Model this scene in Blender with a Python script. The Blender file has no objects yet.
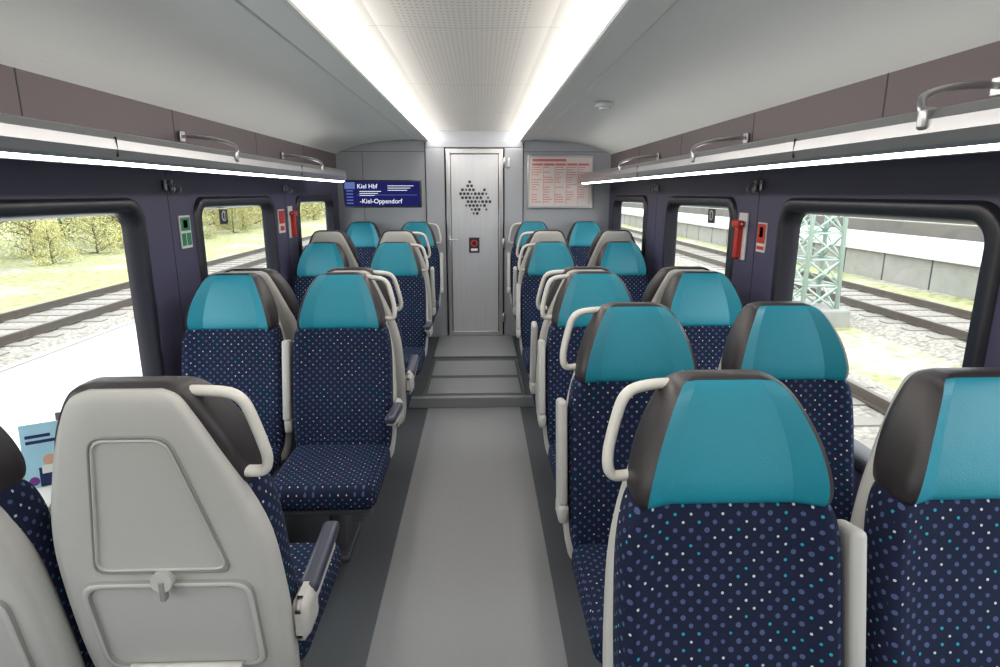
import bpy, bmesh, math, random
from mathutils import Vector, Matrix
random.seed(7)
S = bpy.context.scene
COL = S.collection
S.view_settings.view_transform = 'Standard'
S.view_settings.look = 'None'
S.view_settings.exposure = 0.6

# ------------------------------------------------------------------ materials
def new_mat(name):
    m = bpy.data.materials.new(name); m.use_nodes = True
    nt = m.node_tree
    return m, nt, nt.nodes['Principled BSDF']
def setv(b, k, v):
    if k in b.inputs: b.inputs[k].default_value = v
def pmat(name, col, rough=0.5, metal=0.0, noise=0.0, nscale=40, bump=0.0, bscale=200, spec=0.5, stretch=None):
    m, nt, b = new_mat(name)
    c = (col[0], col[1], col[2], 1)
    setv(b, 'Base Color', c); setv(b, 'Roughness', rough); setv(b, 'Metallic', metal); setv(b, 'Specular IOR Level', spec)
    tc = nt.nodes.new('ShaderNodeTexCoord')
    n = nt.nodes.new('ShaderNodeTexNoise'); n.inputs['Scale'].default_value = nscale; n.inputs['Detail'].default_value = 4
    src = tc.outputs['Object']
    if stretch:
        mp = nt.nodes.new('ShaderNodeMapping'); mp.inputs['Scale'].default_value = stretch
        nt.links.new(src, mp.inputs[0]); src = mp.outputs[0]
    nt.links.new(src, n.inputs['Vector'])
    mx = nt.nodes.new('ShaderNodeMix'); mx.data_type = 'RGBA'
    k = max(noise, 0.03)
    mx.inputs[6].default_value = tuple(max(0, v*(1-k)) for v in col)+(1,)
    mx.inputs[7].default_value = tuple(min(1, v*(1+k)) for v in col)+(1,)
    nt.links.new(n.outputs['Fac'], mx.inputs[0]); nt.links.new(mx.outputs[2], b.inputs['Base Color'])
    if bump > 0:
        n2 = nt.nodes.new('ShaderNodeTexNoise'); n2.inputs['Scale'].default_value = bscale
        nt.links.new(tc.outputs['Object'], n2.inputs['Vector'])
        bp = nt.nodes.new('ShaderNodeBump'); bp.inputs['Strength'].default_value = bump; bp.inputs['Distance'].default_value = 0.002
        nt.links.new(n2.outputs['Fac'], bp.inputs['Height']); nt.links.new(bp.outputs['Normal'], b.inputs['Normal'])
    return m
def emat(name, col, s):
    m = bpy.data.materials.new(name); m.use_nodes = True; nt = m.node_tree; nt.nodes.clear()
    o = nt.nodes.new('ShaderNodeOutputMaterial'); e = nt.nodes.new('ShaderNodeEmission')
    e.inputs[0].default_value = (*col, 1); e.inputs[1].default_value = s
    nt.links.new(e.outputs[0], o.inputs[0]); return m

class NB:
    def __init__(s, nt): s.nt = nt
    def math(s, op, a, b=None, c=None):
        n = s.nt.nodes.new('ShaderNodeMath'); n.operation = op
        for i, v in enumerate((a, b, c)):
            if v is None: continue
            if isinstance(v, (int, float)): n.inputs[i].default_value = v
            else: s.nt.links.new(v, n.inputs[i])
        return n.outputs[0]
    def mix(s, f, a, b):
        n = s.nt.nodes.new('ShaderNodeMix'); n.data_type = 'RGBA'
        if isinstance(f, (int, float)): n.inputs[0].default_value = f
        else: s.nt.links.new(f, n.inputs[0])
        for i, v in ((6, a), (7, b)):
            if isinstance(v, tuple): n.inputs[i].default_value = (*v[:3], 1)
            else: s.nt.links.new(v, n.inputs[i])
        return n.outputs[2]

def dots_mat():
    m, nt, b = new_mat('dotted_moquette')
    N = NB(nt)
    uv = nt.nodes.new('ShaderNodeUVMap'); uv.uv_map = 'UVMap'
    sp = nt.nodes.new('ShaderNodeSeparateXYZ'); nt.links.new(uv.outputs[0], sp.inputs[0])
    s1, s2 = 0.033, 0.0165
    vr = N.math('DIVIDE', N.math('ADD', sp.outputs[1], 5.0), s2)
    row = N.math('FLOOR', vr); fv = N.math('FRACT', vr)
    half = N.math('MULTIPLY', N.math('MODULO', row, 2.0), 0.5)
    ur = N.math('ADD', N.math('DIVIDE', N.math('ADD', sp.outputs[0], 5.0), s1), half)
    col = N.math('FLOOR', ur); fu = N.math('FRACT', ur)
    du = N.math('MULTIPLY', N.math('SUBTRACT', fu, 0.5), s1)
    dv = N.math('MULTIPLY', N.math('SUBTRACT', fv, 0.5), s2)
    dist = N.math('SQRT', N.math('ADD', N.math('MULTIPLY', du, du), N.math('MULTIPLY', dv, dv)))
    cx = nt.nodes.new('ShaderNodeCombineXYZ'); nt.links.new(row, cx.inputs[0]); nt.links.new(col, cx.inputs[1])
    wn = nt.nodes.new('ShaderNodeTexWhiteNoise'); wn.noise_dimensions = '2D'; nt.links.new(cx.outputs[0], wn.inputs['Vector'])
    r = wn.outputs['Value']
    small = N.math('GREATER_THAN', r, 0.62)
    teal = N.math('GREATER_THAN', r, 0.80)
    rad = N.math('SUBTRACT', N.math('ADD', 0.0044, N.math('MULTIPLY', r, 0.0020)), N.math('MULTIPLY', small, 0.0030))
    mask = N.math('LESS_THAN', dist, rad)
    c1 = N.mix(small, (0.062, 0.088, 0.185), (0.50, 0.54, 0.62))
    c2 = N.mix(teal, c1, (0.02, 0.28, 0.38))
    c3 = N.mix(mask, (0.0095, 0.0135, 0.037), c2)
    nt.links.new(c3, b.inputs['Base Color'])
    setv(b, 'Roughness', 0.9); setv(b, 'Specular IOR Level', 0.2)
    n2 = nt.nodes.new('ShaderNodeTexNoise'); n2.inputs['Scale'].default_value = 500
    tc = nt.nodes.new('ShaderNodeTexCoord'); nt.links.new(tc.outputs['Object'], n2.inputs['Vector'])
    bp = nt.nodes.new('ShaderNodeBump'); bp.inputs['Strength'].default_value = 0.3; bp.inputs['Distance'].default_value = 0.002
    nt.links.new(n2.outputs['Fac'], bp.inputs['Height']); nt.links.new(bp.outputs['Normal'], b.inputs['Normal'])
    return m

def perf_mat():
    m, nt, b = new_mat('perforated_ceiling')
    N = NB(nt); tc = nt.nodes.new('ShaderNodeTexCoord'); sp = nt.nodes.new('ShaderNodeSeparateXYZ')
    nt.links.new(tc.outputs['Object'], sp.inputs[0])
    fx = N.math('SUBTRACT', N.math('FRACT', N.math('DIVIDE', N.math('ADD', sp.outputs[0], 5), 0.020)), 0.5)
    fy = N.math('SUBTRACT', N.math('FRACT', N.math('DIVIDE', N.math('ADD', sp.outputs[1], 5), 0.036)), 0.5)
    d = N.math('SQRT', N.math('ADD', N.math('MULTIPLY', fx, fx), N.math('MULTIPLY', N.math('MULTIPLY', fy, fy), 3.2)))
    mask = N.math('LESS_THAN', d, 0.26)
    inside = N.math('LESS_THAN', N.math('ABSOLUTE', sp.outputs[0]), 0.24)
    mask = N.math('MULTIPLY', mask, inside)
    seam = N.math('LESS_THAN', N.math('FRACT', N.math('DIVIDE', N.math('ADD', sp.outputs[1], 5), 1.25)), 0.005)
    mask = N.math('MAXIMUM', mask, seam)
    nt.links.new(N.mix(mask, (0.76, 0.73, 0.69), (0.50, 0.46, 0.42)), b.inputs['Base Color'])
    setv(b, 'Roughness', 0.5)
    return m

M = {}
M['fabric'] = dots_mat()
M['teal'] = pmat('teal_leather', (0.010, 0.225, 0.310), 0.42, bump=0.25, bscale=260, noise=0.05)
M['brown'] = pmat('dark_brown_leather', (0.028, 0.023, 0.025), 0.42, bump=0.2, bscale=220)
M['shell'] = pmat('light_grey_plastic', (0.46, 0.45, 0.425), 0.42, bump=0.05, bscale=600)
M['groove'] = pmat('groove_grey', (0.24, 0.235, 0.22), 0.5)
M['metal'] = pmat('brushed_metal', (0.55, 0.55, 0.56), 0.3, metal=0.9)
M['handle'] = pmat('handle_ivory', (0.60, 0.585, 0.54), 0.35)
M['armpad'] = pmat('armrest_pad', (0.035, 0.038, 0.062), 0.4)
M['under'] = pmat('seat_frame_grey', (0.08, 0.08, 0.088), 0.5)
M['wall'] = pmat('wall_aubergine', (0.070, 0.063, 0.120), 0.45, noise=0.06, nscale=3)
M['upper'] = pmat('upper_panel_mauve', (0.120, 0.090, 0.098), 0.45, noise=0.05, nscale=2)
M['ceil'] = pmat('ceiling_grey', (0.78, 0.795, 0.77), 0.45, noise=0.02, nscale=2)
M['perf'] = perf_mat()
M['end'] = pmat('end_wall_grey', (0.37, 0.385, 0.42), 0.45, noise=0.04, nscale=3)
M['seam'] = pmat('seam_dark', (0.03, 0.03, 0.035), 0.6)
M['floor_d'] = pmat('floor_dark', (0.062, 0.069, 0.078), 0.5, noise=0.28, nscale=260, bump=0.05)
M['floor_l'] = pmat('floor_light', (0.200, 0.205, 0.212), 0.36, noise=0.2, nscale=300, bump=0.05)
M['floor_m'] = pmat('floor_mat', (0.22, 0.23, 0.24), 0.4, noise=0.1, nscale=300)
M['rack'] = pmat('rack_aluminium', (0.42, 0.42, 0.43), 0.28, metal=0.7)
M['black'] = pmat('frame_black', (0.018, 0.017, 0.026), 0.35)
M['white'] = pmat('white_plastic', (0.70, 0.70, 0.69), 0.4)
M['red'] = pmat('signal_red', (0.55, 0.03, 0.02), 0.4)
M['green'] = pmat('sign_green', (0.02, 0.22, 0.10), 0.4)
M['cove'] = emat('cove_light', (1.0, 0.95, 0.89), 8.5)
M['strip'] = emat('led_strip', (1.0, 0.98, 0.95), 9.0)
M['uplight'] = emat('rack_uplight', (1.0, 0.98, 0.95), 3.0)  # added fill glow to brighten the ceiling sides, not a fitted lamp
M['door'] = pmat('door_aluminium', (0.50, 0.50, 0.505), 0.28, metal=0.85, noise=.12, nscale=6, stretch=(40, 40, .6))
M['doorglass'] = pmat('brushed_door_panel', (0.60, 0.61, 0.635), 0.25, metal=0.35, noise=0.08, nscale=3, stretch=(12, 12, .5))
M['table'] = pmat('table_grey', (0.55, 0.55, 0.53), 0.4)

def glass_mat():
    m = bpy.data.materials.new('window_glass'); m.use_nodes = True; nt = m.node_tree; nt.nodes.clear()
    o = nt.nodes.new('ShaderNodeOutputMaterial'); t = nt.nodes.new('ShaderNodeBsdfTransparent'); g = nt.nodes.new('ShaderNodeBsdfGlossy')
    t.inputs[0].default_value = (0.93, 0.96, 0.95, 1); g.inputs['Roughness'].default_value = 0.02
    mx = nt.nodes.new('ShaderNodeMixShader'); mx.inputs[0].default_value = 0.06
    nt.links.new(t.outputs[0], mx.inputs[1]); nt.links.new(g.outputs[0], mx.inputs[2]); nt.links.new(mx.outputs[0], o.inputs[0])
    return m
M['glass'] = glass_mat()

# ------------------------------------------------------------------ mesh helper
class MB:
    def __init__(s, mats):
        s.bm = bmesh.new(); s.mats = mats; s.idx = {k: i for i, k in enumerate(mats)}
    def box(s, c, size, mat, bev=0.0, seg=2, rot=None):
        g = bmesh.ops.create_cube(s.bm, size=1.0)
        vs = g['verts']
        mt = Matrix.Translation(c) @ (rot if rot else Matrix.Identity(4)) @ Matrix.Diagonal((*size, 1))
        bmesh.ops.transform(s.bm, matrix=mt, verts=vs)
        fs = list({f for v in vs for f in v.link_faces})
        for f in fs: f.material_index = s.idx[mat]
        if bev > 0:
            es = list({e for f in fs for e in f.edges})
            r = bmesh.ops.bevel(s.bm, geom=es, offset=bev, segments=seg, affect='EDGES', profile=0.5)
            for f in r['faces']:
                f.material_index = s.idx[mat]; f.smooth = True
            for f in fs:
                if f.is_valid: f.smooth = True
    def b2(s, x0, x1, y0, y1, z0, z1, mat, bev=0.0, seg=2):
        s.box(((x0+x1)/2, (y0+y1)/2, (z0+z1)/2), (abs(x1-x0), abs(y1-y0), abs(z1-z0)), mat, bev, seg)
    def loft(s, rings, matfn, closed=True, cap=None, sharp=(), smooth=True):
        vr = [[s.bm.verts.new(p) for p in r] for r in rings]
        n = len(rings[0])
        for j in range(len(vr)-1):
            for i in range(n if closed else n-1):
                k = (i+1) % n
                f = s.bm.faces.new((vr[j][i], vr[j][k], vr[j+1][k], vr[j+1][i]))
                f.material_index = s.idx[matfn(i, j)]; f.smooth = smooth
            for i in sharp:
                e = s.bm.edges.get((vr[j][i], vr[j+1][i]))
                if e: e.smooth = False
        if cap:
            for r in (vr[0][::-1], vr[-1]):
                f = s.bm.faces.new(r); f.material_index = s.idx[cap]; f.smooth = smooth
    def tube(s, pts, r, mat, closed=False, n=8, flat=1.0):
        pts = [Vector(p) for p in pts]; L = len(pts); rings = []
        prev = None
        for i, p in enumerate(pts):
            a = pts[(i-1) % L] if (closed or i > 0) else p
            b = pts[(i+1) % L] if (closed or i < L-1) else p
            t = (b-a).normalized()
            if prev is None:
                up = Vector((0, 1, 0)) if abs(t.y) < 0.9 else Vector((1, 0, 0))
            else: up = prev
            u = (up - t*up.dot(t)).normalized(); w = t.cross(u); prev = u
            rings.append([p + u*math.cos(q*2*math.pi/n)*r*flat + w*math.sin(q*2*math.pi/n)*r for q in range(n)])
        if closed: rings.append(rings[0])
        s.loft(rings, lambda i, j: mat, cap=None if closed else mat)
    def cyl(s, c, r, h, axis, mat, n=20, r2=None):
        rot = {'x': Matrix.Rotation(math.pi/2, 4, 'Y'), 'y': Matrix.Rotation(math.pi/2, 4, 'X'), 'z': Matrix.Identity(4)}[axis]
        g = bmesh.ops.create_cone(s.bm, cap_ends=True, segments=n, radius1=r, radius2=r if r2 is None else r2, depth=h, matrix=Matrix.Translation(c) @ rot)
        for f in {f for v in g['verts'] for f in v.link_faces}:
            f.material_index = s.idx[mat]; f.smooth = len(f.verts) == 4
    def poly(s, pts, mat):
        f = s.bm.faces.new([s.bm.verts.new(p) for p in pts]); f.material_index = s.idx[mat]; return f
    def mesh(s, name, uv=False, recalc=True):
        if recalc: bmesh.ops.recalc_face_normals(s.bm, faces=s.bm.faces[:])
        if uv:
            l = s.bm.loops.layers.uv.new('UVMap')
            for f in s.bm.faces:
                cc = f.calc_center_median(); side = abs(f.normal.x) > 0.75
                cush = cc.z < .475 and cc.y < -.158
                for lp in f.loops:
                    c = lp.vert.co
                    lp[l].uv = ((c.y if side else c.x), (c.z if side else (c.z - c.y if cush else c.z*1.02)))
        me = bpy.data.meshes.new(name); s.bm.to_mesh(me); s.bm.free()
        for k in s.mats: me.materials.append(M[k])
        return me
def obj(name, me, parent=None, loc=None, rotz=0):
    o = bpy.data.objects.new(name, me); COL.objects.link(o)
    if parent: o.parent = parent
    if loc: o.location = loc
    if rotz: o.rotation_euler[2] = rotz
    return o

def crom(P, n):
    out = []
    for i in range(len(P)-1):
        p0 = P[max(i-1, 0)]; p1 = P[i]; p2 = P[i+1]; p3 = P[min(i+2, len(P)-1)]
        for k in range(n):
            t = k/n
            out.append(tuple(0.5*((2*b)+(-a+c)*t+(2*a-5*b+4*c-d)*t*t+(-a+3*b-3*c+d)*t**3) for a, b, c, d in zip(p0, p1, p2, p3)))
    out.append(tuple(P[-1])); return out

# ------------------------------------------------------------------ seat
def lean(z): return (z-1.27)*0.2
def ring(z, hw, yf, yb, wing):
    fr = [-.9, -.8, -.62, -.3, 0, .3, .62, .8, .9]
    def fy(f):
        a = max(0, (abs(f)-.62)/.28); return yf - wing*a
    R = [(f*hw, fy(f), z) for f in fr]
    ye = yf - wing
    c = min(0.035, (yb-ye)*0.3)
    R += [(.97*hw, ye+c*0.3, z), (hw, ye+c, z), (hw, yb-c, z), (.965*hw, yb-c*0.25, z),
          (.88*hw, yb, z), (.5*hw, yb, z), (0, yb, z), (-.5*hw, yb, z), (-.88*hw, yb, z), (-.965*hw, yb-c*0.25, z),
          (-hw, yb-c, z), (-hw, ye+c, z), (-.97*hw, ye+c*0.3, z)]
    return R
def rrect_path(x0, x1, xt0, xt1, z0, z1, r, yfn, n=4):
    C = [Vector((x0, z0)), Vector((x1, z0)), Vector((xt1, z1)), Vector((xt0, z1))]
    out = []
    for i in range(4):
        p = C[i]; a = (C[i-1]-p).normalized(); b = (C[(i+1) % 4]-p).normalized()
        for k in range(n+1):
            t = k/n
            q = (p+a*r)*(1-t)**2 + p*2*t*(1-t) + (p+b*r)*t*t
            out.append((q.x, yfn(q.y), q.y))
    return out

def seat_mesh(handle=0, arm='up', mid=True):
    """handle = +1 / -1 side of aisle in local x (0 none). Faces -Y."""
    b = MB(['fabric', 'teal', 'brown', 'shell', 'groove', 'handle', 'armpad', 'under', 'metal'])
    sec = [(.40, .205, lean(.40)+.004, lean(.40)+.10, .0), (.46, .222, lean(.46)-.006, lean(.46)+.10, .012), (.60, .230, lean(.60)-.012, lean(.6)+.10, .022),
           (.75, .232, lean(.75)-.004, lean(.75)+.09, .026), (.88, .230, lean(.88), lean(.88)+.085, .028), (.96, .221, lean(.96)-.002, lean(.96)+.08, .026), (1.00, .207, lean(1.0)+.004, lean(1.0)+.08, .022), (1.02, .19, lean(1.02)+.03, lean(1.02)+.07, .0)]
    b.loft([ring(*s) for s in crom(sec, 4)], lambda i, j: 'fabric', cap='fabric')
    sec = [(.994, .186, lean(.99)+.020, lean(.99)+.085, .0), (1.002, .200, lean(1.0)-.004, lean(1.0)+.09, .022), (1.035, .201, lean(1.03)-.012, lean(1.03)+.092, .032), (1.08, .192, lean(1.08)-.014, lean(1.08)+.092, .036),
           (1.13, .176, lean(1.13)-.012, lean(1.13)+.092, .034), (1.18, .153, lean(1.18)-.006, lean(1.18)+.090, .028), (1.22, .129, lean(1.22)+.002, lean(1.22)+.086, .020),
           (1.240, .108, lean(1.24)+.012, lean(1.24)+.078, .010), (1.250, .076, lean(1.25)+.026, lean(1.25)+.066, .0)]
    P = crom(sec, 4)
    b.loft([ring(*s) for s in P], lambda i, j: 'teal' if (i < 8 and j < len(P)-4) else 'brown', cap='brown', sharp=(0, 2, 6, 8))
    sec = [(.36, .19, lean(.36)+.06, lean(.36)+.10, 0), (.38, .226, lean(.38)+.055, lean(.38)+.125, 0), (.55, .243, lean(.55)+.055, lean(.55)+.135, 0),
           (.80, .238, lean(.8)+.05, lean(.8)+.130, 0), (.93, .220, lean(.93)+.05, lean(.93)+.125, 0), (1.04, .186, lean(1.04)+.065, lean(1.04)+.122, 0), (1.13, .152, lean(1.13)+.067, lean(1.13)+.120, 0),
           (1.19, .125, lean(1.19)+.067, lean(1.19)+.116, 0), (1.226, .103, lean(1.23)+.067, lean(1.23)+.108, 0), (1.240, .072, lean(1.24)+.075, lean(1.24)+.098, 0)]
    b.loft([ring(*s) for s in crom(sec, 4)], lambda i, j: 'shell', cap='shell')
    def ybs(z):
        for k in range(len(sec)-1):
            if sec[k][0] <= z <= sec[k+1][0]:
                t = (z-sec[k][0])/(sec[k+1][0]-sec[k][0]); return sec[k][3]*(1-t)+sec[k+1][3]*t
        return lean(z)+.128
    p = rrect_path(-.150, .150, -.078, .078, .800, 1.145, .03, lambda z: ybs(z)+.0005)
    b.tube(p, .0034, 'groove', closed=True, n=6)
    p = rrect_path(-.142, .142, -.072, .072, .808, 1.137, .028, lambda z: ybs(z)+.0015)
    b.tube(p, .0035, 'shell', closed=True, n=6)
    o1 = rrect_path(-.190, .190, -.192, .192, .505, .778, .045, lambda z: ybs(z)-.002)
    o2 = rrect_path(-.187, .187, -.189, .189, .508, .775, .045, lambda z: ybs(z)+.010)
    o3 = rrect_path(-.175, .175, -.177, .177, .520, .763, .04, lambda z: ybs(z)+.012)
    o4 = rrect_path(-.172, .172, -.174, .174, .523, .760, .04, lambda z: ybs(z)+.003)
    b.loft([o1, o2, o3, o4], lambda i, j: ('groove', 'shell', 'groove')[j])
    b.poly([(q[0], q[1], q[2]) for q in o4], 'shell')
    b.tube([(x, ybs(.52)+.016, .518) for x in (-.13, -.06, 0, .06, .13)], .010, 'handle')
    b.cyl((0, ybs(.78)+.012, .785), .024, .02, 'y', 'shell', 16)
    b.box((0, ybs(.765)+.018, .763), (.014, .018, .05), 'groove', .004)
    b.box((0, -.390, .415), (.455, .47, .11), 'fabric', .042, 4)
    b.box((0, -.385, .355), (.42, .43, .04), 'under', .015, 2)
    b.box((0, -.27, .18), (.07, .20, .34), 'under', .02, 2)
    b.box((0, -.27, .015), (.12, .30, .03), 'under', .01, 2)
    s = handle
    if s:
        y = lean(1.13)+.055
        pts = [(s*.08, y+.02, 1.226), (s*.14, y+.018, 1.225), (s*.186, y+.012, 1.218), (s*.209, y+.008, 1.201), (s*.222, y+.004, 1.17), (s*.239, y-.004, 1.10), (s*.243, y-.012, 1.060), (s*.236, y-.014, 1.036), (s*.218, y-.014, 1.030), (s*.18, y-.010, 1.034)]
        b.tube(crom(pts, 3), .0115, 'handle', n=10, flat=1.35)
        if arm == 'up':
            b.box((s*.254, lean(.76)+.02, .76), (.032, .085, .36), 'shell', .014, 3, rot=Matrix.Rotation(-.2, 4, 'X'))
            b.box((s*.252, lean(.56)+.03, .56), (.036, .10, .07), 'shell', .015, 2)
        elif arm == 'down':
            b.box((s*.262, -.25, .650), (.048, .27, .036), 'armpad', .014, 3, rot=Matrix.Rotation(-.10, 4, 'X'))
            b.box((s*.262, -.23, .622), (.040, .22, .03), 'shell', .012, 3, rot=Matrix.Rotation(-.10, 4, 'X'))
            b.box((s*.258, -.10, .595), (.045, .12, .12), 'shell', .03, 3)
    if mid:
        m = -s if s else 1
        b.box((m*.255, lean(.76)+.01, .76), (.034, .085, .38), 'shell', .014, 3, rot=Matrix.Rotation(-.2, 4, 'X'))
        b.box((m*.253, lean(.55)+.03, .55), (.034, .10, .07), 'shell', .015, 2)
    return b.mesh('train_seat_mesh', uv=True)

SM = {}
def get_seat(h, arm, mid):
    k = (h, arm, mid)
    if k not in SM: SM[k] = seat_mesh(*k)
    return SM[k]
def seat_row(side, ytop, facing, z=0, arm='up', xa=.60, xw=1.11, dyw=0):
    rot = 0 if facing == 'cam' else math.pi
    aisle_local = -side if facing == 'cam' else side
    obj('train_seat', get_seat(aisle_local, arm, True), loc=(side*xa, ytop, z), rotz=rot)
    obj('train_seat', get_seat(0, 'none', False), loc=(side*xw, ytop+dyw, z), rotz=rot)

RZ = 0.08
seat_row(-1, 1.235, 'away', arm='down', xa=.648, xw=1.155, dyw=-.045)
seat_row(-1, 2.83, 'cam', arm='down')
seat_row(-1, 3.10, 'away', arm='down')
seat_row(-1, 4.66, 'cam', arm='down', xw=1.15)
seat_row(-1, 4.93, 'away', RZ, xw=1.15)
seat_row(-1, 6.28, 'cam', RZ, xw=1.15)
seat_row(1, 1.16, 'cam', arm='none', xa=.570, xw=1.115)
seat_row(1, 1.98, 'cam', xa=.585, xw=1.10)
seat_row(1, 2.83, 'cam', xw=1.12)
seat_row(1, 3.10, 'away', xw=1.12)
seat_row(1, 4.66, 'cam', xw=1.15)
seat_row(1, 4.93, 'away', RZ, xw=1.15)
seat_row(1, 6.28, 'cam', RZ, xw=1.15)

# ------------------------------------------------------------------ room shell
Y0, Y1, W = -2.2, 6.45, 1.42
b = MB(['floor_d', 'floor_l', 'floor_m', 'metal', 'seam'])
b.b2(-1.5, 1.5, Y0-.1, Y1+.1, -.12, 0, 'floor_d')
b.b2(-.355, .355, Y0, 4.40, -.002, .002, 'floor_l')
b.b2(-1.42, 1.42, 4.42, Y1, 0, RZ, 'floor_d')
b.b2(-1.42, 1.42, 4.395, 4.445, 0, RZ+.004, 'floor_m', .006)
b.b2(-.37, .37, 4.50, 4.90, RZ, RZ+.003, 'floor_m')
b.b2(-.37, .37, 4.98, 5.44, RZ, RZ+.003, 'floor_m')
b.b2(-.40, .40, 5.56, Y1, RZ, RZ+.016, 'floor_m', .004)
for sx in (-1, 1):
    b.b2(sx*.385, sx*.40, 4.45, 5.50, RZ, RZ+.006, 'metal')
obj('floor', b.mesh('floor'))

WIN = [(-1.75, -.45), (0.0, 1.2), (1.52, 2.72), (3.20, 4.42), (4.95, 6.20)]
ZB, ZT = .64, 1.60
wn = 1
def rr(y0, y1, z0, z1, r, n=6):
    out = []
    for cy, cz, a0 in ((y1-r, z0+r, -90), (y1-r, z1-r, 0), (y0+r, z1-r, 90), (y0+r, z0+r, 180)):
        for k in range(n+1):
            a = math.radians(a0+90*k/n); out.append((cy+r*math.cos(a), cz+r*math.sin(a)))
    return out
for sx, nm in ((-1, 'left'), (1, 'right')):
    b = MB(['wall', 'upper', 'seam', 'black'])
    xi, xo = sx*W, sx*(W+.07)
    ins = .035
    b.b2(xi, xo, Y0, Y1, 0, ZB+ins, 'wall')
    b.b2(xi, xo, Y0, Y1, ZT-ins, 1.78, 'wall')
    b.b2(xi, xo, Y0, Y1, 1.78, 2.12, 'upper')
    ys = [Y0] + [v for a, c in WIN for v in (a+ins, c-ins)] + [Y1]
    for k in range(0, len(ys), 2):
        b.b2(xi, xo, ys[k], ys[k+1], ZB+ins, ZT-ins, 'wall')
    for y in (-.2, 1.0, 2.1, 3.1, 4.2, 5.3):
        b.b2(xi-sx*.001, xi+sx*.01, y-.003, y+.003, 1.80, 2.04, 'seam')
    for y in (1.36, 2.96, 4.70):
        b.b2(xi-sx*.001, xi+sx*.01, y-.003, y+.003, .1, 1.72, 'seam')
    obj('wall_'+nm, b.mesh('wall_'+nm))
    b = MB(['under', 'wall'])
    b.b2(sx*(W-.002), sx*(W-.05), Y0, 4.38, 0.001, .22, 'under', .012)
    obj('baseboard_'+nm, b.mesh('baseboard_'+nm))
    for (a, c) in WIN:
        b = MB(['black'])
        L = []
        for inset, dx, r in ((0, 0.0, .10), (.006, -.016, .097), (.014, -.020, .092), (.048, -.020, .075), (.058, -.010, .07), (.070, .055, .06)):
            L.append([(xi+sx*dx, p[0], p[1]) for p in rr(a+inset, c-inset, ZB+inset, ZT-inset, r)])
        b.loft(L, lambda i, j: 'black')
        wo = obj('window_%d' % wn, b.mesh('window_frame'))
        g = MB(['glass'])
        g.poly([(xi+sx*.045, p[0], p[1]) for p in rr(a+.05, c-.05, ZB+.05, ZT-.05, .07)], 'glass')
        go = obj('glass_pane', g.mesh('glass_pane'), parent=wo)
        if wn in (4, 9):
            g = MB(['black', 'white'])
            x = sx*(W+.037); y = 3.66
            g.b2(x, x+sx*.004, y-.055, y+.055, 1.44, 1.525, 'black')
            g.cyl((x-sx*.001, y, 1.487), .030, .004, 'x', 'white', 24)
            g.cyl((x-sx*.003, y, 1.487), .022, .004, 'x', 'black', 24)
            g.b2(x-sx*.006, x-sx*.001, y-.004, y+.004, 1.468, 1.506, 'white')
            obj('window_sticker', g.mesh('window_sticker'), parent=wo)
        wn += 1

# ceiling
b = MB(['ceil', 'perf', 'cove', 'seam'])
def strip(pts, y0, y1, mats):
    for i in range(len(pts)-1):
        (xa, za), (xb, zb) = pts[i], pts[i+1]
        f = b.poly([(xa, y0, za), (xb, y0, zb), (xb, y1, zb), (xa, y1, za)], mats[i] if isinstance(mats, list) else mats)
        f.smooth = False
for sx in (-1, 1):
    strip([(sx*x, z) for x, z in [(.470, 2.150), (.476, 2.142), (.492, 2.140), (.62, 2.150)]], Y0, Y1, 'ceil')
    strip([(sx*x, z) for x, z in [(.62, 2.150), (.626, 2.156), (.632, 2.149)]], Y0, Y1, 'ceil')
    base = crom([(.632, 2.149), (.85, 2.140), (1.05, 2.118), (1.22, 2.085), (1.34, 2.045), (1.425, 2.005)], 4)
    strip([(sx*x, z) for x, z in base], Y0, Y1, 'ceil')
    strip([(sx*.395, 2.235), (sx*.470, 2.225), (sx*.470, 2.150)], Y0, Y1, ['cove', 'cove'])
strip([(-.395, 2.235), (-.33, 2.240), (-.2, 2.236), (0, 2.232), (.2, 2.236), (.33, 2.240), (.395, 2.235)], Y0, Y1, 'perf')
ceil = obj('ceiling', b.mesh('ceiling'))
b = MB(['ceil'])
b.b2(-1.5, 1.5, Y0-.1, Y1+.1, 2.28, 2.32, 'ceil')
obj('ceiling_roof', b.mesh('ceiling_roof'))

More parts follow.
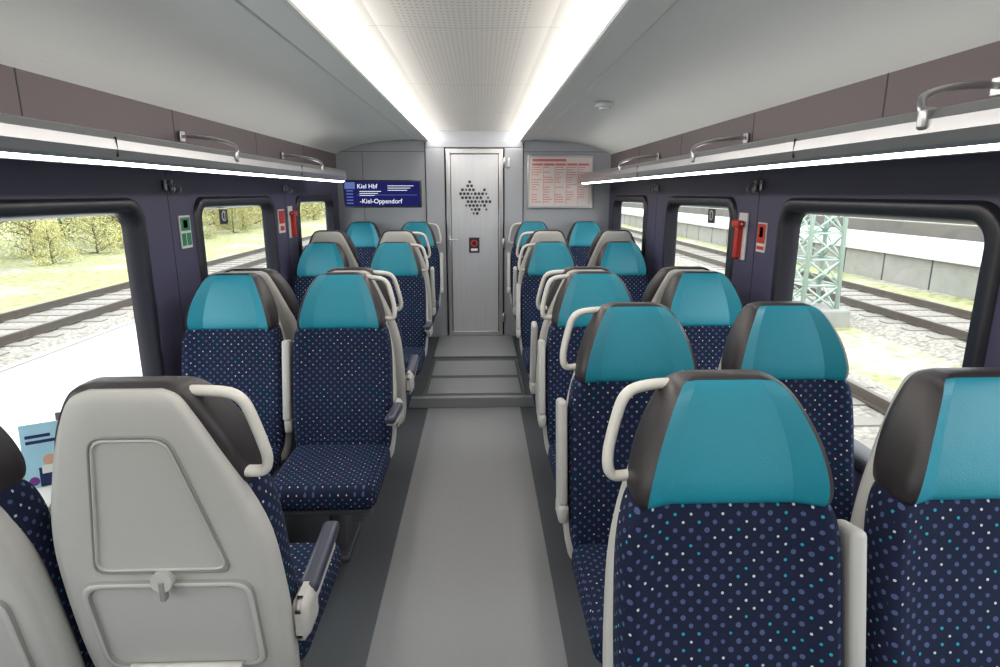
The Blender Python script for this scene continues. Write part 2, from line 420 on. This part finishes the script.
# luggage racks
for sx, yend in ((-1, 5.3), (1, 6.3)):
    b = MB(['rack', 'strip', 'uplight', 'metal', 'upper'])
    prof = [(1.412, 1.795), (1.165, 1.782), (1.150, 1.800), (1.120, 1.812), (1.092, 1.804), (1.078, 1.782), (1.075, 1.752), (1.084, 1.726), (1.092, 1.716), (1.112, 1.705), (1.124, 1.703), (1.165, 1.715), (1.19, 1.742), (1.412, 1.765)]
    rings = [[(sx*x, y, z) for x, z in prof] for y in (Y0+.01, yend)]
    b.loft(rings, lambda i, j: 'strip' if i == 8 else 'rack', cap='rack', smooth=False)
    b.b2(sx*1.185, sx*1.225, Y0+.02, yend-.02, 1.78, 1.788, 'uplight')  # added glowing strip, hidden on the rack top, lifts the ceiling
    ra = obj('luggage_rack', b.mesh('luggage_rack'))
    b = MB(['metal', 'seam'])
    for y in (1.52, 3.05, 4.6):
        p = crom([(sx*1.085, y-.10, 1.765), (sx*1.075, y-.09, 1.81), (sx*1.10, y-.06, 1.840), (sx*1.20, y, 1.868), (sx*1.32, y+.06, 1.885), (sx*1.405, y+.1, 1.89)], 4)
        b.tube(p, .009, 'metal')
        b.box((sx*1.085, y-.10, 1.785), (.035, .03, .05), 'metal', .008)
        b.box((sx*1.408, y+.1, 1.89), (.010, .05, .05), 'metal', .004)
    for y in (.0, 2.0, 4.0):
        b.b2(sx*1.0745, sx*1.10, y-.0008, y+.0008, 1.73, 1.79, 'seam')
    obj('rack_divider_tubes', b.mesh('rack_dividers'), parent=ra)
    b = MB(['metal'])
    for y in (-.3, 1.36, 2.96, 4.70):
        for dy in (-.03, .03):
            b.box((sx*1.411, y+dy, 1.655), (.014, .018, .05), 'metal', .004)
            b.tube(crom([(sx*1.41, y+dy, 1.665), (sx*1.385, y+dy, 1.66), (sx*1.37, y+dy, 1.64), (sx*1.375, y+dy, 1.625), (sx*1.39, y+dy, 1.622)], 3), .005, 'metal', n=6)
    obj('coat_hooks', b.mesh('coat_hooks'))

# end walls
b = MB(['end', 'seam', 'metal'])
DX = .31
DZ0, DZ1 = RZ+.016, 2.07
b.b2(-1.5, -DX, Y1, Y1+.08, 0, 2.28, 'end')
b.b2(DX, 1.5, Y1, Y1+.08, 0, 2.28, 'end')
b.b2(-DX, DX, Y1, Y1+.08, DZ1, 2.28, 'end')
b.b2(-DX, DX, Y1+.05, Y1+.08, 0, DZ1, 'end')
obj('wall_end', b.mesh('wall_end'))
b = MB(['end', 'seam', 'metal'])
for sx in (-1, 1):
    b.b2(sx*(DX), sx*.50, Y1-.03, Y1, RZ, DZ1, 'end', .004)
    b.b2(sx*.505, sx*.512, Y1-.004, Y1, RZ, 2.12, 'seam')
    b.b2(sx*.515, sx*1.41, Y1-.003, Y1, 2.03, 2.034, 'seam')
b.b2(-1.154, -1.15, Y1-.003, Y1, RZ, 2.03, 'seam')
b.b2(-.50, .50, Y1-.03, Y1, DZ1+.003, 2.139, 'end', .004)
b.b2(-.309, .309, Y1+.01, Y1+.02, DZ0-.01, DZ1, 'seam')
obj('trim_1', b.mesh('trim_end'))
b = MB(['end'])
b.b2(-1.5, 1.5, Y0-.08, Y0, 0, 2.28, 'end')  # unseen wall added behind the camera to close the car and bounce light
obj('wall_rear', b.mesh('wall_rear'))

# door
b = MB(['door', 'doorglass', 'metal', 'seam', 'black'])
yd = Y1-.055
b.b2(-.295, -.250, yd, yd+.04, DZ0, DZ1-.01, 'door', .006)
b.b2(.250, .295, yd, yd+.04, DZ0, DZ1-.01, 'door', .006)
b.b2(-.252, .252, yd, yd+.04, DZ1-.06, DZ1-.01, 'door', .004)
b.b2(-.252, .252, yd, yd+.04, DZ0, DZ0+.05, 'door', .004)
b.b2(-.252, .252, yd+.014, yd+.03, DZ0+.05, DZ1-.06, 'doorglass')
for sx in (-1, 1):
    b.b2(sx*.243, sx*.25, yd+.010, yd+.02, DZ0+.05, DZ1-.06, 'seam')
b.b2(-.25, .25, yd+.010, yd+.02, DZ1-.066, DZ1-.06, 'seam')
b.box((-.27, yd-.008, 1.10), (.03, .016, .16), 'metal', .005)
b.tube(crom([(-.27, yd-.01, 1.14), (-.27, yd-.05, 1.14), (-.255, yd-.058, 1.14), (-.17, yd-.055, 1.14)], 3), .008, 'metal')
for z in (1.92, 1.1, .3):
    b.cyl((.302, yd, z), .012, .10, 'z', 'metal', 12)
b.box((.35, Y1-.036, 1.92), (.03, .02, .09), 'metal', .004)
door = obj('door_1', b.mesh('door_1'))
b = MB(['black'])
shape = ["...#.....", "..##.....", ".####..#.", "########.", ".######.#", "..#######", "..######.", "...###.#.", "....##..."]
for r, rowt in enumerate(shape):
    for c, ch in enumerate(rowt):
        if ch == '#':
            b.cyl((-.165+c*.038+(.019 if r % 2 else 0), yd+.012, 1.73-r*.040), .0155 if (r*3+c) % 4 else .011, .004, 'y', 'black', 14)
obj('dot_decal', b.mesh('dot_decal'), parent=door)
b = MB(['black', 'white', 'red'])
b.b2(-.065, .045, yd+.006, yd+.012, 1.00, 1.16, 'black')
b.cyl((-.01, yd+.005, 1.10), .036, .004, 'y', 'red', 24)
b.cyl((-.01, yd+.003, 1.10), .024, .004, 'y', 'black', 24)
b.b2(-.045, .025, yd+.003, yd+.006, 1.02, 1.045, 'white')
obj('no_smoking_sticker', b.mesh('sticker'), parent=door)

# passenger display
M['screen'] = emat('screen_blue', (0.010, 0.011, 0.070), 1.0)
M['text'] = emat('screen_text', (0.6, 0.63, .7), 1.1)
M['screenlite'] = emat('screen_lightblue', (0.08, 0.11, 0.28), 1.0)
b = MB(['black', 'screen', 'screenlite', 'text'])
dy = 5.75
b.b2(-1.21, -.49, dy, dy+.07, 1.485, 1.735, 'black', .01)
b.b2(-1.195, -.505, dy-.003, dy+.01, 1.50, 1.72, 'screen')
b.b2(-1.195, -1.10, dy-.005, dy, 1.655, 1.715, 'screenlite')
b.b2(-1.08, -.53, dy-.005, dy, 1.598, 1.602, 'screenlite')
for i in range(3):
    b.b2(-1.06, -.86-i*.03, dy-.005, dy, 1.630-.018*i, 1.635-.018*i, 'text')
    b.b2(-.80, -.56-.03*i, dy-.005, dy, 1.680-.02*i, 1.685-.02*i, 'text')
for i in range(5):
    b.b2(-1.18, -1.12, dy-.005, dy, 1.52+i*.028, 1.53+i*.028, 'screenlite')
b.b2(-.86, -.84, dy+.06, Y1-.005, 1.60, 1.64, 'black')
disp = obj('passenger_information_display', b.mesh('display'))
def text(s, loc, size, parent, mat):
    c = bpy.data.curves.new('label_text', 'FONT'); c.body = s; c.size = size; c.materials.append(mat); c.extrude = .0005
    o = bpy.data.objects.new('label_text', c); COL.objects.link(o); o.parent = parent
    o.location = loc; o.rotation_euler = (math.pi/2, 0, 0); return o
text("Kiel Hbf", (-1.08, dy-.006, 1.66), .056, disp, M['text'])
text("-Kiel-Oppendorf", (-1.06, dy-.006, 1.525), .058, disp, M['text'])

# route map poster
M['print'] = pmat('poster_print_red', (.62, .16, .15), .5)
M['paper'] = pmat('poster_paper', (.74, .66, .65), .4)
b = MB(['metal', 'white', 'paper', 'print'])
b.b2(.55, 1.24, Y1-.025, Y1-.005, 1.46, 2.00, 'metal', .006)
b.b2(.575, 1.215, Y1-.029, Y1-.02, 1.485, 1.975, 'paper')
yp = Y1-.031
b.b2(.60, .95, yp, Y1-.025, 1.935, 1.96, 'print')
random.seed(5)
for c in range(5):
    x0 = .60+c*.12
    b.b2(x0, x0+.105, yp, Y1-.025, 1.895, 1.915, 'print')
    for r in range(15):
        z = 1.88-r*.025
        if random.random() < .88:
            b.b2(x0, x0+.04+random.random()*.06, yp, Y1-.025, z-.006, z, 'print')
for c in range(6):
    x0 = .594+c*.12; b.b2(x0, x0+.003, yp, Y1-.025, 1.50, 1.92, 'print')
obj('route_map_poster', b.mesh('poster'))

# smoke detector
b = MB(['white', 'metal'])
b.cyl((.80, 3.75, 2.128), .055, .03, 'z', 'white', 24)
b.cyl((.80, 3.75, 2.108), .03, .02, 'z', 'white', 24, r2=.04)
obj('smoke_detector', b.mesh('smoke_detector'))

# wall signs
def wsign(name, sx, y0, y1, z0, z1, base, bits):
    b = MB(['white', 'green', 'red', 'black'])
    x = sx*(W-.001)
    b.b2(x, x-sx*.006, y0, y1, z0, z1, base)
    for (a0, a1, c0, c1, m) in bits:
        b.b2(x-sx*.005, x-sx*.008, y0+(y1-y0)*a0, y0+(y1-y0)*a1, z0+(z1-z0)*c0, z0+(z1-z0)*c1, m)
    return obj(name, b.mesh(name))
wsign('emergency_exit_sign', -1, 3.03, 3.14, 1.35, 1.51, 'white', [(.08, .92, .54, .94, 'green'), (.3, .7, .62, .86, 'white'), (.08, .45, .08, .46, 'green'), (.55, .92, .08, .46, 'green')])
wsign('emergency_brake_sign', 1, 2.84, 2.93, 1.34, 1.48, 'white', [(.06, .94, .3, .96, 'red'), (.3, .7, .5, .85, 'white'), (.1, .9, .08, .2, 'red')])
wsign('fire_point_sign', -1, 4.50, 4.64, 1.33, 1.50, 'white', [(.08, .92, .4, .95, 'red'), (.2, .8, .1, .3, 'red')])
for sx, y in ((1, 3.10), (-1, 4.78)):
    b = MB(['white', 'red', 'metal'])
    x = sx*W
    b.box((x-sx*.006, y, 1.40), (.012, .10, .24), 'white', .004)
    b.box((x-sx*.028, y, 1.37), (.036, .035, .17), 'red', .012, 3)
    b.box((x-sx*.035, y, 1.465), (.04, .085, .036), 'red', .010, 3)
    b.cyl((x-sx*.035, y-.05, 1.465), .010, .03, 'y', 'metal', 12, r2=.002)
    obj('emergency_hammer', b.mesh('hammer'))

# table + leaflets
def table(sx, y0, y1):
    b = MB(['table', 'metal', 'under'])
    b.b2(sx*(W-.022), sx*1.14, y0, y1, .690, .715, 'table', .010, 3)
    b.box((sx*1.39, (y0+y1)/2, .60), (.03, .10, .18), 'under', .006)
    b.tube([(sx*1.39, (y0+y1)/2, .54), (sx*1.20, (y0+y1)/2, .688)], .012, 'metal')
    return obj('window_table', b.mesh('window_table'))
table(-1, 1.55, 2.02)
table(-1, 3.65, 4.10)
table(1, 3.65, 4.10)
M['lf1'] = pmat('leaflet_photo_dark', (.10, .065, .06), .35, noise=.9, nscale=35)
M['lf2'] = pmat('leaflet_sky', (.36, .60, .72), .3, noise=.15, nscale=12)
M['navy'] = pmat('leaflet_navy', (.02, .03, .10), .3)
M['yellow'] = pmat('leaflet_yellow', (.75, .5, .05), .3)
M['skin'] = pmat('leaflet_skin', (.6, .35, .25), .4)
M['purple'] = pmat('leaflet_purple', (.16, .04, .22), .4)
def leaflet(loc, rz, tilt, kind):
    b = MB(['white', 'lf1', 'lf2', 'navy', 'yellow', 'skin', 'purple'])
    w, h = .115, .20
    b.b2(-w/2, w/2, 0, .004, 0, h, 'white')
    if kind == 0:
        b.b2(-w/2, w/2, -.001, .001, 0, h, 'lf2')
        b.b2(-.045, .02, -.0015, .001, .155, .165, 'navy'); b.b2(-.045, .035, -.0015, .001, .137, .147, 'navy')
        b.b2(-.02, .045, -.002, .001, 0, .06, 'navy'); b.cyl((.010, -.001, .082), .017, .002, 'y', 'skin', 16)
        b.b2(-.012, .032, -.0025, .001, .04, .066, 'white'); b.cyl((.04, -.0012, .03), .010, .002, 'y', 'yellow', 12); b.cyl((-.035, -.001, .02), .014, .002, 'y', 'purple', 12)
    else:
        b.b2(-w/2, w/2, -.001, .001, .05, h, 'lf1')
        b.b2(-w/2, w/2, -.001, .001, 0, .05, 'purple')
    o = obj('travel_leaflet', b.mesh('leaflet'), loc=loc); o.rotation_euler = (tilt, 0, rz)
leaflet((-1.315, 1.79, .716), math.radians(30), math.radians(-14), 0)
leaflet((-1.285, 1.90, .716), math.radians(22), math.radians(-14), 1)

# ------------------------------------------------------------------ outside
GZ = -1.0
def ground_mat():
    m, nt, bs = new_mat('ground_grass_gravel'); N = NB(nt)
    tc = nt.nodes.new('ShaderNodeTexCoord')
    n1 = nt.nodes.new('ShaderNodeTexNoise'); n1.inputs['Scale'].default_value = .5; n1.inputs['Detail'].default_value = 6
    n2 = nt.nodes.new('ShaderNodeTexNoise'); n2.inputs['Scale'].default_value = 5; n2.inputs['Detail'].default_value = 8
    for n in (n1, n2): nt.links.new(tc.outputs['Object'], n.inputs['Vector'])
    r2 = nt.nodes.new('ShaderNodeMapRange'); nt.links.new(n2.outputs['Fac'], r2.inputs[0]); r2.inputs[1].default_value = .35; r2.inputs[2].default_value = .65
    a = N.mix(r2.outputs[0], (.15, .175, .06), (.38, .37, .19))
    r = nt.nodes.new('ShaderNodeMapRange'); nt.links.new(n1.outputs['Fac'], r.inputs[0]); r.inputs[1].default_value = .48; r.inputs[2].default_value = .64
    nt.links.new(N.mix(r.outputs[0], a, N.mix(r2.outputs[0], (.24, .22, .18), (.40, .38, .34))), bs.inputs['Base Color']); setv(bs, 'Roughness', 1); return m
def gravel_mat():
    m, nt, bs = new_mat('ballast_gravel'); N = NB(nt)
    tc = nt.nodes.new('ShaderNodeTexCoord')
    n2 = nt.nodes.new('ShaderNodeTexVoronoi'); n2.inputs['Scale'].default_value = 14
    nt.links.new(tc.outputs['Object'], n2.inputs['Vector'])
    nt.links.new(N.mix(n2.outputs['Distance'], (.36, .33, .29), (.12, .11, .09)), bs.inputs['Base Color']); setv(bs, 'Roughness', 1); return m
M['ground'] = ground_mat(); M['ballast'] = gravel_mat()
M['pale'] = pmat('pale_concrete', (.50, .50, .48), .9, noise=.06, nscale=2)
M['conc'] = pmat('weathered_concrete', (.26, .25, .23), .9, noise=.2, nscale=3)
M['rail'] = pmat('rail_steel', (.10, .08, .065), .5, metal=.3)
M['sleeper'] = pmat('sleeper', (.20, .18, .16), .9)
M['mast'] = pmat('mast_paint', (.34, .43, .38), .6)
M['bark'] = pmat('bark', (.12, .10, .08), .9)
M['leafy'] = pmat('leaves_yellow', (.52, .47, .20), .8, noise=.3, nscale=.8)
M['leafg'] = pmat('leaves_green', (.27, .32, .15), .8, noise=.3, nscale=.8)
M['dark'] = pmat('hedge_wall', (.10, .09, .08), .9, noise=.3, nscale=1)

b = MB(['ground', 'ballast'])
b.b2(-150, 150, -60, 260, GZ-.3, GZ, 'ground')
obj('outside_ground', b.mesh('ground'))
b = MB(['pale', 'conc'])
b.b2(-6.8, -1.9, -30, 120, GZ+.001, GZ+.12, 'pale')
b.b2(-6.95, -6.8, -30, 120, GZ+.001, GZ+.14, 'conc')
obj('platform_left', b.mesh('platform_left'))
def track(xc, name):
    b = MB(['ballast', 'rail', 'sleeper'])
    b.loft([[(xc-1.7, y, GZ), (xc-1.3, y, GZ+.12), (xc+1.3, y, GZ+.12), (xc+1.7, y, GZ)] for y in (-20, 120)], lambda i, j: 'ballast', cap='ballast', smooth=False)
    for k in range(120):
        y = -5+k*.65
        b.b2(xc-1.2, xc+1.2, y, y+.24, GZ+.10, GZ+.14, 'sleeper')
    for s in (-.75, .75):
        b.b2(xc+s-.035, xc+s+.035, -20, 120, GZ+.25, GZ+.29, 'rail')
        b.b2(xc+s-.012, xc+s+.012, -20, 120, GZ+.16, GZ+.26, 'rail')
        b.b2(xc+s-.065, xc+s+.065, -20, 120, GZ+.14, GZ+.16, 'rail')
    obj(name, b.mesh(name))
track(4.0, 'railway_track'); track(9.2, 'railway_track'); track(-8.7, 'railway_track')
b = MB(['pale', 'conc', 'seam'])
b.b2(12.4, 17.5, -20, 120, GZ, -.15, 'conc')
b.b2(12.25, 17.5, -20, 120, -.15, -.05, 'pale')
for k in range(60):
    b.b2(12.39, 12.41, -10+k*2, -9.96+k*2, GZ, -.16, 'seam')
obj('platform_right', b.mesh('platform_right'))
b = MB(['dark', 'pale', 'conc'])
b.b2(17.5, 18.0, -20, 120, GZ, .45, 'dark')
b.b2(22, 30, 5, 100, GZ, 6, 'pale')
for k in range(16):
    b.b2(21.98, 22.0, 8+k*5, 10+k*5, .9, 2.6, 'dark')
obj('station_building', b.mesh('station_building'))
# lattice mast
b = MB(['mast', 'conc'])
cx, cy, hw = 6.85, 12.0, .36
H = 7.5
legs = [(-1, -1), (1, -1), (1, 1), (-1, 1)]
def lp(l, z):
    t = (z-GZ)/H; w = hw*(1-.35*t); return (cx+l[0]*w, cy+l[1]*w, z)
for l in legs: b.tube([lp(l, GZ+.3), lp(l, GZ+H)], .045, 'mast', n=6)
nz = 14
for i in range(4):
    a, c = legs[i], legs[(i+1) % 4]
    for k in range(nz):
        z0 = GZ+.3+k*(H-.3)/nz; z1 = z0+(H-.3)/nz
        b.tube([lp(a, z0), lp(c, z1)], .022, 'mast', n=5); b.tube([lp(c, z0), lp(a, z1)], .022, 'mast', n=5)
        b.tube([lp(a, z1), lp(c, z1)], .022, 'mast', n=5)
b.box((cx, cy, GZ+.15), (1.1, 1.1, .4), 'conc', .04)
obj('lattice_mast', b.mesh('lattice_mast'))

def tree_mesh(seed, h, spread, low, nleaf, mixg):
    random.seed(seed)
    b = MB(['bark', 'leafy', 'leafg'])
    b.tube([(0, 0, 0), (.05, .02, h*.3), (-.05, .05, h*.6), (0, 0, h*.92)], .10, 'bark', n=7)
    cl = []
    for k in range(30):
        a = random.random()*6.28; z = low*h+random.random()*(1-low)*h; r = spread*(.35+.65*random.random())*math.sin(max(.15, min(1, (1.08-z/h)*1.6))*1.57)
        c = (math.cos(a)*r, math.sin(a)*r, z); cl.append(c)
        b.tube([(0, 0, max(.1, z-.7)), (c[0]*.5, c[1]*.5, z-.3), c], .03, 'bark', n=4)
    for k in range(nleaf):
        c = random.choice(cl); p = Vector(c)+Vector((random.gauss(0, .5), random.gauss(0, .5), random.gauss(0, .42)))
        if p.z < .05: p.z = .05+random.random()*.4
        s = .05+.05*random.random()
        u = Vector((random.gauss(0, 1), random.gauss(0, 1), random.gauss(0, 1))).normalized(); w = u.orthogonal().normalized()
        f = b.poly([p-u*s, p+w*s*.6, p+u*s, p-w*s*.6], 'leafg' if random.random() < mixg else 'leafy')
    return b.mesh('autumn_tree', recalc=False)
TM = [tree_mesh(1, 7, 2.2, .08, 3600, .35), tree_mesh(2, 8, 2.6, .06, 4200, .6), tree_mesh(3, 4, 2.0, .04, 4200, .25)]
random.seed(11)
for k in range(44):
    o = obj('autumn_tree', TM[k % 3], loc=(-17.5-random.random()*8, 8+k*1.6+random.random()*2, GZ)); o.rotation_euler[2] = random.random()*6
    s = .8+random.random()*.5; o.scale = (s, s, s)
for k in range(26):
    o = obj('autumn_shrub', TM[2], loc=(-16.0-random.random()*3.5, 9+k*2.6+random.random()*2, GZ)); o.rotation_euler[2] = random.random()*6
    s = .25+random.random()*.3; o.scale = (s, s, s*1.1)
for k in range(8):
    o = obj('autumn_tree', TM[k % 3], loc=(34+random.random()*9, 50+k*7+random.random()*2, GZ)); o.rotation_euler[2] = random.random()*6

# ------------------------------------------------------------------ world & camera
w = bpy.data.worlds.new('World'); S.world = w; w.use_nodes = True
nt = w.node_tree; bg = nt.nodes['Background']
bg.inputs[0].default_value = (.93, .97, 1.0, 1); bg.inputs[1].default_value = 3.2

cam = bpy.data.cameras.new('Camera'); co = bpy.data.objects.new('Camera', cam); COL.objects.link(co)
cam.sensor_width = 36; cam.lens = 21.6; cam.clip_start = .02; cam.clip_end = 500
co.location = (.06, 0, 1.62)
co.rotation_euler = (math.radians(90-13.2), 0, math.radians(-1.815))
S.camera = co
